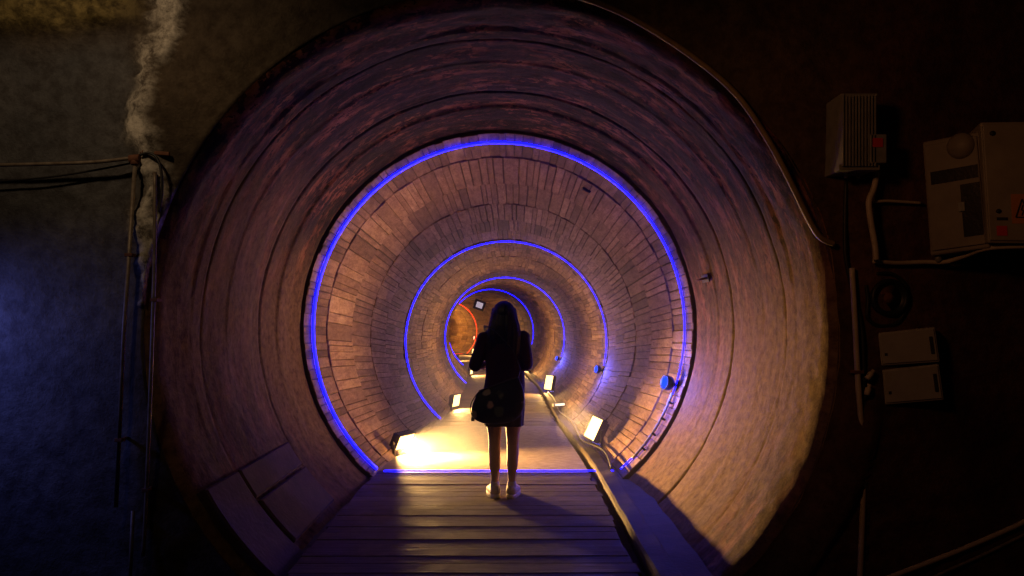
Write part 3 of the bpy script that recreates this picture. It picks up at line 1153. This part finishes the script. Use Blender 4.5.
# round dished fitting
pc = wall_pt(886, 298, 0.02)
root = thing('round_fitting', 'dark round dished fitting on wall above the two white boxes', 'fitting', pc)
bm = bmesh.new()
add_lathe(bm, [(0.10, -0.03), (0.11, 0.0), (0.11, 0.05), (0.095, 0.06), (0.085, 0.05), (0.07, 0.02)], (0, 0, 0), (0, -1, 0), 28)
obj('rim', bm, M['black'], root, True)
bm = bmesh.new()
add_lathe(bm, [(0.082, 0.03), (0.055, 0.022), (0.03, 0.03), (0.02, 0.045), (0, 0.05)], (0, 0, 0), (0, -1, 0), 28)
obj('dish', bm, M['rust'], root, True)
run('coil_cable', 'black cable looping around the round dished fitting', 'cable',
    [(866, 285), (868, 300), (868, 318), (880, 326), (898, 322), (906, 305), (905, 285), (892, 274), (876, 274)], 0.011, M['cable_black'], 0.05, 6, 'cable')

for (x, y, ang, lab) in ((870, 375, 50, 'small pale cable connector beside white boxes, upper'), (868, 390, 75, 'small pale cable connector beside white boxes, lower')):
    c = wall_pt(x, y, 0.07)
    root = thing('cable_connector', lab, 'connector', c, group='pale cable connectors by the white boxes')
    ax = Vector((math.cos(R(ang)), 0, math.sin(R(ang))))
    bm = bmesh.new()
    add_lathe(bm, [(0.012, -0.03), (0.016, -0.026), (0.016, 0.012), (0.011, 0.016), (0.011, 0.035)], (0, 0, 0), ax, 12)
    obj('plug', bm, M['conduit'], root, True)
    obj('lead', tube([ax * -0.028, ax * -0.05 + Vector((0, 0.02, -0.01)), ax * -0.06 + Vector((0.01, 0.06, -0.05))], 0.006, 8, 4), M['cable_black'], root, True)

# two hoses sloping to the floor at lower right
for k, (pts, rr_, lab) in enumerate((([(1075, 494), (1024, 522), (960, 550), (893, 576), (840, 597)], 0.014, 'pale pipe sloping down the wall at lower right, upper of two'),
                                     ([(1075, 512), (1024, 535), (985, 554), (940, 574), (890, 598)], 0.009, 'thin pipe sloping down the wall at lower right, lower of two'))):
    run('sloping_pipe', lab, 'pipe', pts, rr_, M['conduit'] if k == 0 else M['pipe'], 0.06, 6, group='sloping pipes at the lower right')


# ------------------------------------------------------------------ person


def remeshed(bm, voxel, smooth_it=6, name='tmp'):
    me = bpy.data.meshes.new(name)
    bm.to_mesh(me)
    bm.free()
    o = bpy.data.objects.new(name, me)
    COL.objects.link(o)
    md = o.modifiers.new('r', 'REMESH')
    md.mode = 'VOXEL'
    md.voxel_size = voxel
    if smooth_it:
        s = o.modifiers.new('s', 'SMOOTH')
        s.factor = 0.5
        s.iterations = smooth_it
    dg = bpy.context.evaluated_depsgraph_get()
    dg.update()
    res = bpy.data.meshes.new_from_object(o.evaluated_get(dg))
    bpy.data.objects.remove(o)
    for p in res.polygons:
        p.use_smooth = True
    return res


def ball(bm, c, s, seg=20):
    ret = bmesh.ops.create_uvsphere(bm, u_segments=seg, v_segments=seg // 2, radius=1.0)
    if isinstance(s, (int, float)):
        s = (s, s, s)
    for v in ret['verts']:
        v.co = Vector((v.co.x * s[0] + c[0], v.co.y * s[1] + c[1], v.co.z * s[2] + c[2]))


def limb(bm, pts, rs, seg=14):
    """overlapping capped cones; joined later by the remesh"""
    pts = [Vector(p) for p in pts]
    add_tube(bm, pts, list(rs), seg)
    for p, r in zip(pts, rs):
        ball(bm, p, r * 0.995, seg)


def loft(bm, secs, seg=28):
    """secs: (cx, cy, z, rx, ry)"""
    rings = []
    for cx, cy, z, rx, ry in secs:
        rings.append([bm.verts.new((cx + rx * math.cos(a), cy + ry * math.sin(a), z)) for a in (2 * PI * k / seg for k in range(seg))])
    for a, b in zip(rings, rings[1:]):
        for k in range(seg):
            bm.faces.new((a[k], a[(k + 1) % seg], b[(k + 1) % seg], b[k]))
    bm.faces.new(rings[0][::-1])
    bm.faces.new(rings[-1])


PX, PY = -0.034, 6.25
ELB = {-1: Vector((-0.245, -0.03, 1.07)), 1: Vector((0.188, -0.03, 1.08))}
SHO = {-1: Vector((-0.165, 0.0, 1.305)), 1: Vector((0.16, 0.0, 1.315))}
WRI = {-1: Vector((-0.085, 0.19, 1.10)), 1: Vector((0.075, 0.20, 1.12))}
HAND = {}


def build_person():
    bm = bmesh.new()
    # legs
    for s, xk, xa in ((-1, -0.078, -0.074), (1, 0.074, 0.066)):
        hip = Vector((s * 0.085, 0.0, 0.82))
        knee = Vector((xk, 0.012, 0.43))
        ank = Vector((xa, -0.02, 0.085))
        limb(bm, [hip, hip.lerp(knee, 0.5), Vector((xk, 0.008, 0.52)), knee, Vector((xk - 0.0, -0.004, 0.33)), Vector(((xk + xa) / 2, -0.018, 0.27)), Vector((xa, -0.018, 0.17)), ank],
             [0.085, 0.073, 0.056, 0.05, 0.049, 0.048, 0.034, 0.03])
        ball(bm, (xk, -0.022, 0.29), (0.042, 0.04, 0.075))
        # foot inside the shoe
        limb(bm, [(xa, -0.035, 0.045), (xa + s * 0.01, 0.05, 0.045), (xa + s * 0.022, 0.13, 0.035)], [0.032, 0.033, 0.026])
    # trunk
    loft(bm, [(0, 0, 0.74, 0.12, 0.08), (0, -0.005, 0.82, 0.158, 0.105), (0, 0, 0.90, 0.15, 0.098), (0, 0.005, 1.0, 0.118, 0.08), (0, 0.005, 1.1, 0.125, 0.088),
              (0, 0.003, 1.2, 0.145, 0.095), (0, 0, 1.28, 0.15, 0.085), (0, 0, 1.335, 0.12, 0.066), (0, 0, 1.365, 0.06, 0.05)])
    for s in (-1, 1):
        ball(bm, (s * 0.062, 0.075, 1.185), (0.055, 0.045, 0.055))
        ball(bm, (s * 0.07, -0.06, 0.84), (0.08, 0.07, 0.08))
    # neck and head
    limb(bm, [(0, -0.005, 1.34), (0, 0.01, 1.44)], [0.052, 0.046])
    ball(bm, (0, 0.005, 1.515), (0.07, 0.088, 0.092))
    ball(bm, (0, 0.035, 1.465), (0.052, 0.06, 0.058))
    ball(bm, (0, 0.07, 1.425), (0.026, 0.022, 0.02))
    ball(bm, (0, 0.104, 1.478), (0.012, 0.017, 0.02))
    limb(bm, [(0, 0.094, 1.508), (0, 0.106, 1.48)], [0.009, 0.012])
    ball(bm, (0, 0.09, 1.448), (0.022, 0.011, 0.0065))
    ball(bm, (0, 0.088, 1.438), (0.02, 0.011, 0.007))
    for s in (-1, 1):
        ball(bm, (s * 0.072, 0.005, 1.49), (0.01, 0.018, 0.03))
        ball(bm, (s * 0.03, 0.078, 1.474), (0.024, 0.02, 0.02))
        limb(bm, [(s * 0.014, 0.088, 1.518), (s * 0.045, 0.076, 1.52)], [0.008, 0.007])
    # arms and hands
    for s in (-1, 1):
        S, E, W = SHO[s], ELB[s], WRI[s]
        limb(bm, [Vector((s * 0.12, 0, 1.31)), S, S.lerp(E, 0.5), E, E.lerp(W, 0.4), W], [0.05, 0.048, 0.04, 0.034, 0.034, 0.023])
        d = Vector((-s * 0.30, 0.90, 0.20)).normalized()
        side = Vector((-s * 0.15, -0.2, 0.97))
        side = (side - d * side.dot(d)).normalized()      # thumb side, upwards
        pn = d.cross(side) * s                            # palm normal, towards the other hand
        pn = pn if pn.x * -s > 0 else -pn
        pc_ = W + d * 0.05
        for k in range(4):                                # palm
            o_ = side * (0.026 - 0.0175 * k)
            limb(bm, [W + o_ * 0.55 + d * 0.01, W + d * 0.085 + o_], [0.015, 0.0125], 10)
        lens = (0.068, 0.076, 0.070, 0.054)
        for k in range(4):
            o_ = side * (0.029 - 0.0195 * k)
            base = W + d * 0.088 + o_
            L_ = lens[k]
            bend = 0.45 + 0.12 * k
            d1 = (d * math.cos(bend) + pn * math.sin(bend)).normalized()
            d2 = (d * math.cos(bend * 2.2) + pn * math.sin(bend * 2.2)).normalized()
            d3 = (d * math.cos(bend * 3.0) + pn * math.sin(bend * 3.0)).normalized()
            p1 = base + d1 * L_ * 0.45
            p2 = p1 + d2 * L_ * 0.32
            p3 = p2 + d3 * L_ * 0.23
            limb(bm, [base, p1, p2, p3], [0.0095, 0.0085, 0.0078, 0.0068], 10)
        tb = W + d * 0.032 + side * 0.022
        t1 = tb + (side * 0.75 + d * 0.55 + pn * 0.45).normalized() * 0.038
        t2 = t1 + (d * 0.85 + pn * 0.5 + side * 0.15).normalized() * 0.03
        limb(bm, [tb, t1, t2], [0.014, 0.0105, 0.0085], 10)
    me = remeshed(bm, 0.0052, 3)
    body = link('person', me, M['skin'])
    body.location = (PX, PY, 0.004)
    tag(body, 'person with long dark hair in dark top and skirt standing with back turned', 'person')

    # hair
    bm = bmesh.new()
    ball(bm, (0, -0.008, 1.528), (0.086, 0.102, 0.098), 28)
    loft(bm, [(0.005, -0.055, 1.12, 0.085, 0.02), (0.005, -0.062, 1.16, 0.112, 0.03), (0.004, -0.068, 1.25, 0.124, 0.036), (0.003, -0.07, 1.34, 0.128, 0.046), (0.002, -0.055, 1.42, 0.118, 0.062),
              (0, -0.035, 1.48, 0.102, 0.075), (0, -0.02, 1.54, 0.088, 0.08), (0, -0.01, 1.58, 0.06, 0.06)], 36)
    for s in (-1, 1):
        limb(bm, [(s * 0.074, 0.03, 1.55), (s * 0.088, 0.02, 1.46), (s * 0.1, -0.005, 1.38), (s * 0.105, -0.035, 1.3)], [0.022, 0.024, 0.024, 0.02])
    me = remeshed(bm, 0.006, 4)
    for v in me.vertices:
        v.co.x *= 1.1
        a = math.atan2(v.co.x, -(v.co.y - 0.0))
        f = sstep(1.62, 1.45, v.co.z)
        k = noise.noise(Vector((a * 7, 0.5, v.co.z * 1.6))) * 0.006 + noise.noise(Vector((a * 20, 3.5, v.co.z * 2.4))) * 0.003
        d = Vector((v.co.x, v.co.y, 0))
        if d.length > 1e-4:
            v.co += d.normalized() * k * f
    link('hair', me, M['hair'], body)

    # short sleeved top
    bm = bmesh.new()
    loft(bm, [(0.0, 0, 0.80, 0.172, 0.118), (0, 0, 0.86, 0.172, 0.12), (0.008, 0, 0.94, 0.170, 0.116), (0.012, 0.004, 1.02, 0.164, 0.11), (0.008, 0.006, 1.1, 0.16, 0.114),
              (0, 0.006, 1.2, 0.162, 0.118), (0, 0, 1.28, 0.166, 0.1), (0, -0.002, 1.335, 0.135, 0.08), (0, -0.002, 1.365, 0.085, 0.066), (0, 0.0, 1.385, 0.062, 0.058)], 36)
    for s in (-1, 1):
        S, E = SHO[s], ELB[s]
        limb(bm, [Vector((s * 0.12, 0, 1.30)), S + Vector((0, 0, 0.0)), S.lerp(E, 0.5), S.lerp(E, 0.92)], [0.062, 0.062, 0.06, 0.056], 18)
    me = remeshed(bm, 0.008, 5)
    for v in me.vertices:
        c = v.co
        c += Vector((noise.noise(Vector((c.x * 9, c.y * 9, c.z * 6))), noise.noise(Vector((c.x * 9 + 4, c.y * 9, c.z * 6))), 0)) * 0.008
    link('top', me, M['shirt'], body)

    # skirt (open tube with thickness and folds)
    bm = bmesh.new()
    seg = 72
    rows = []
    secs = [(0.90, 0.158, 0.108), (0.84, 0.172, 0.122), (0.76, 0.174, 0.126), (0.68, 0.166, 0.122), (0.60, 0.160, 0.118), (0.588, 0.160, 0.118)]
    secs += [(z, rx - 0.008, ry - 0.008) for z, rx, ry in secs[::-1]]
    for i, (z, rx, ry) in enumerate(secs):
        fold = 0.007 * sstep(0.88, 0.62, z)
        rows.append([bm.verts.new(((rx + fold * math.sin(a * 9 + 0.6)) * math.cos(a), (ry + fold * math.sin(a * 9 + 0.6)) * math.sin(a), z + 0.004 * math.sin(a * 3))) for a in (2 * PI * k / seg for k in range(seg))])
    for a, b in zip(rows, rows[1:] + rows[:1]):
        for k in range(seg):
            bm.faces.new((a[k], a[(k + 1) % seg], b[(k + 1) % seg], b[k]))
    obj('skirt', bm, M['skirt'], body, True)

    # shoes
    for s, xa in ((-1, -0.074), (1, 0.066)):
        yaw = Matrix.Rotation(R(-s * 13), 4, 'Z')
        T = Matrix.Translation((xa, -0.025, 0)) @ yaw
        bm = bmesh.new()
        ball(bm, (0, -0.02, 0.06), (0.044, 0.05, 0.052))
        limb(bm, [(0, -0.015, 0.052), (0.0, 0.06, 0.052), (s * 0.004, 0.13, 0.042), (s * 0.004, 0.16, 0.036)], [0.045, 0.045, 0.042, 0.033], 16)
        limb(bm, [(0, -0.012, 0.06), (0, -0.004, 0.1)], [0.042, 0.04], 16)
        ball(bm, (0, 0.05, 0.075), (0.032, 0.05, 0.035))
        me = remeshed(bm, 0.006, 4)
        me.transform(T)
        sh = link('sneaker', me, M['shoe'], body)
        bm = bmesh.new()
        outl = []
        for k in range(40):
            a = 2 * PI * k / 40
            y = 0.055 + 0.13 * math.sin(a)
            w = 0.046 + 0.006 * sstep(-0.02, 0.1, y)
            x = w * math.copysign(abs(math.cos(a)) ** 0.65, math.cos(a))
            outl.append((x, y))
        rows = []
        for z, k in ((0.0, 0.95), (0.004, 1.0), (0.02, 1.03), (0.032, 1.0), (0.036, 0.93)):
            rows.append([bm.verts.new(Vector((x * k, 0.055 + (y - 0.055) * k, z))) for x, y in outl])
        for a, b in zip(rows, rows[1:]):
            for k in range(40):
                bm.faces.new((a[k], a[(k + 1) % 40], b[(k + 1) % 40], b[k]))
        bm.faces.new(rows[0][::-1])
        bm.faces.new(rows[-1])
        bmesh.ops.transform(bm, matrix=T, verts=bm.verts)
        obj('sole', bm, M['sole'], sh, True)
        bm = bmesh.new()
        add_box(bm, (0, -0.062, 0.085), (0.024, 0.012, 0.05), Matrix.Rotation(R(-8), 3, 'X'), 0.004)
        bmesh.ops.transform(bm, matrix=T, verts=bm.verts)
        obj('heel_tab', bm, M['sock'], sh)
        bm = bmesh.new()
        for k in range(4):
            add_tube(bm, smooth_path([(-0.028, 0.045 + k * 0.022, 0.09 - k * 0.008), (0, 0.045 + k * 0.022, 0.112 - k * 0.01), (0.028, 0.045 + k * 0.022, 0.09 - k * 0.008)], 4), 0.003, 6)
        bmesh.ops.transform(bm, matrix=T, verts=bm.verts)
        obj('laces', bm, M['sock'], sh)
        bm = bmesh.new()
        add_lathe(bm, [(0.036, 0.09), (0.036, 0.13), (0.033, 0.132)], (xa, -0.02, 0), (0, 0, 1), 20)
        obj('sock', bm, M['sock'], body, True)
    for s in (-1, 1):
        bm = bmesh.new()
        ball(bm, (s * 0.03, 0.087, 1.497), 0.0125, 14)
        obj('eye', bm, M['eye'], body, True)
    return body


build_person()

# bag worn across the body, resting on the hip
root = thing('shoulder_bag', 'dark floral cloth shoulder bag hanging behind the person at hip height', 'bag', (PX - 0.045, PY - 0.175, 0.63))
bm = bmesh.new()
prof_z = [(0.0, 0.07, 0.02), (0.015, 0.13, 0.04), (0.05, 0.185, 0.06), (0.10, 0.212, 0.066), (0.16, 0.215, 0.062), (0.22, 0.205, 0.05), (0.27, 0.185, 0.036), (0.305, 0.17, 0.022), (0.315, 0.16, 0.012)]
rows = []
SEG = 40
for z, rx, ry in prof_z:
    row = []
    for k in range(SEG):
        a = 2 * PI * k / SEG
        x = rx * math.copysign(abs(math.cos(a)) ** 0.7, math.cos(a))
        y = ry * math.copysign(abs(math.sin(a)) ** 0.8, math.sin(a))
        zz = z + 0.30 * x * (z / 0.315) + 0.06 * x          # top slopes up to the right
        n_ = noise.noise(Vector((x * 12, y * 12, z * 9))) * 0.008
        row.append(bm.verts.new((x, y + n_, zz)))
    rows.append(row)
for a, b in zip(rows, rows[1:]):
    for k in range(SEG):
        bm.faces.new((a[k], a[(k + 1) % SEG], b[(k + 1) % SEG], b[k]))
bm.faces.new(rows[0][::-1])
bm.faces.new(rows[-1])
obj('pouch', bm, M['bag'], root, True)


def zt(x):
    return 0.315 + 0.36 * x


bm = bmesh.new()
add_tube(bm, [(x, -0.016, zt(x) + 0.004) for x in (-0.155, -0.08, 0, 0.08, 0.155)], 0.008, 8, flat=(1, 0.8))
obj('zip_edge', bm, M['strap'], root, True)
bm = bmesh.new()
add_tube(bm, smooth_path([(0.155, 0.0, 0.35), (0.175, 0.03, 0.44), (0.12, 0.045, 0.58), (0.04, 0.043, 0.68), (-0.03, 0.072, 0.745), (-0.08, 0.1, 0.775), (-0.11, 0.16, 0.78), (-0.105, 0.24, 0.74), (-0.07, 0.315, 0.63)], 6), 1.0, 8, flat=(0.02, 0.004), up=(0, -1, 0.2))
obj('strap', bm, M['strap'], root, True)
bm = bmesh.new()
add_tube(bm, smooth_path([(-0.165, -0.01, 0.25), (-0.2, -0.02, 0.2), (-0.225, -0.02, 0.14), (-0.215, -0.02, 0.08), (-0.205, -0.025, 0.045)], 5), 1.0, 8, flat=(0.004, 0.012), up=(1, 0, 0))
sp = obj('loose_strap', bm, M['strap'], root, True)
bm = bmesh.new()
add_box(bm, (-0.203, -0.025, 0.04), (0.03, 0.01, 0.03), None, 0.003)
bk = obj('buckle', bm, M['grey_metal'], root)
bk.parent = sp

# ------------------------------------------------------------------ chamber lighting and world
w = bpy.data.worlds.new('world')
SC.world = w
w.use_nodes = True
w.node_tree.nodes['Background'].inputs[0].default_value = (0.02, 0.012, 0.01, 1)
w.node_tree.nodes['Background'].inputs[1].default_value = 0.12

BLUE = (0.07, 0.09, 1.0)
# blue light from the chamber, left of the view
light('blue_chamber_lamp', 'SPOT', (-3.6, 3.8, 1.6), (-3.15, 4.4, 1.25), 34, (0.16, 0.2, 1.0), spot_size=R(110), spot_blend=1.0, shadow_soft_size=0.1)
# warm lamp under the chamber roof
light('roof_lamp', 'SPOT', (-2.4, 2.6, 3.7), (-2.2, 4.4, 2.9), 34, (1.0, 0.68, 0.4), spot_size=R(95), spot_blend=1.0, shadow_soft_size=0.1)
light('red_chamber_lamp', 'SPOT', (-0.4, 2.0, 2.9), (2.3, 4.4, 1.9), 27, (1.0, 0.4, 0.16), spot_size=R(80), spot_blend=1.0, shadow_soft_size=0.2)
# blue ring lamp throws
for k, (rt, p, ax2) in enumerate(LAMPS):
    light('ring_lamp_light', 'POINT', p + ax2 * 0.24 + Vector((-0.02, 0, 0)), p, (45, 70, 80)[k], BLUE, shadow_soft_size=0.04)
# unseen orange fill added to brighten the far bend of the tunnel
light('bend_fill', 'POINT', on_floor(49, -0.3, 2.5), on_floor(52, 0, 1.0), 420, (1.0, 0.5, 0.1), shadow_soft_size=0.3)

hz = bpy.data.materials.new('dusty_haze')
hz.use_nodes = True
hz.node_tree.nodes.clear()
ho = hz.node_tree.nodes.new('ShaderNodeOutputMaterial')
hv = hz.node_tree.nodes.new('ShaderNodeVolumeScatter')
hv.inputs['Density'].default_value = 0.006
hv.inputs['Anisotropy'].default_value = 0.3
hv.inputs['Color'].default_value = (1, 0.95, 0.9, 1)
hz.node_tree.links.new(hv.outputs[0], ho.inputs['Volume'])
hb = obj('haze', bx((0, 9.4, 1.3), (3.2, 9.4, 3.4)), hz)
hb['kind'] = 'stuff'

ms = hz.copy()  # added scattering balls that imitate lens glare round two floodlights
ms.name = 'glare_scatter'
for n_ in ms.node_tree.nodes:
    if n_.type == 'VOLUME_SCATTER':
        n_.inputs['Density'].default_value = 0.10
        n_.inputs['Anisotropy'].default_value = 0.0
bm = bmesh.new()
ball(bm, (0, 0, 0), (0.62, 0.8, 0.75), 40)
mo = obj('glare_mist', bm, ms, None, True, (-0.72, 8.45, 0.42))
mo['kind'] = 'stuff'
bm = bmesh.new()
ball(bm, (0, 0, 0), (0.3, 0.36, 0.32), 32)
mo = obj('glare_mist', bm, ms, None, True, (0.86, 8.85, 0.2))
mo['kind'] = 'stuff'

SC.view_settings.view_transform = 'Standard'
SC.view_settings.look = 'None'
SC.view_settings.gamma = 1
SC.view_settings.exposure = 0
SC.view_settings.use_curve_mapping = False
SC.cycles.use_denoising = True
SC.cycles.max_bounces = 6
SC.cycles.sample_clamp_indirect = 6
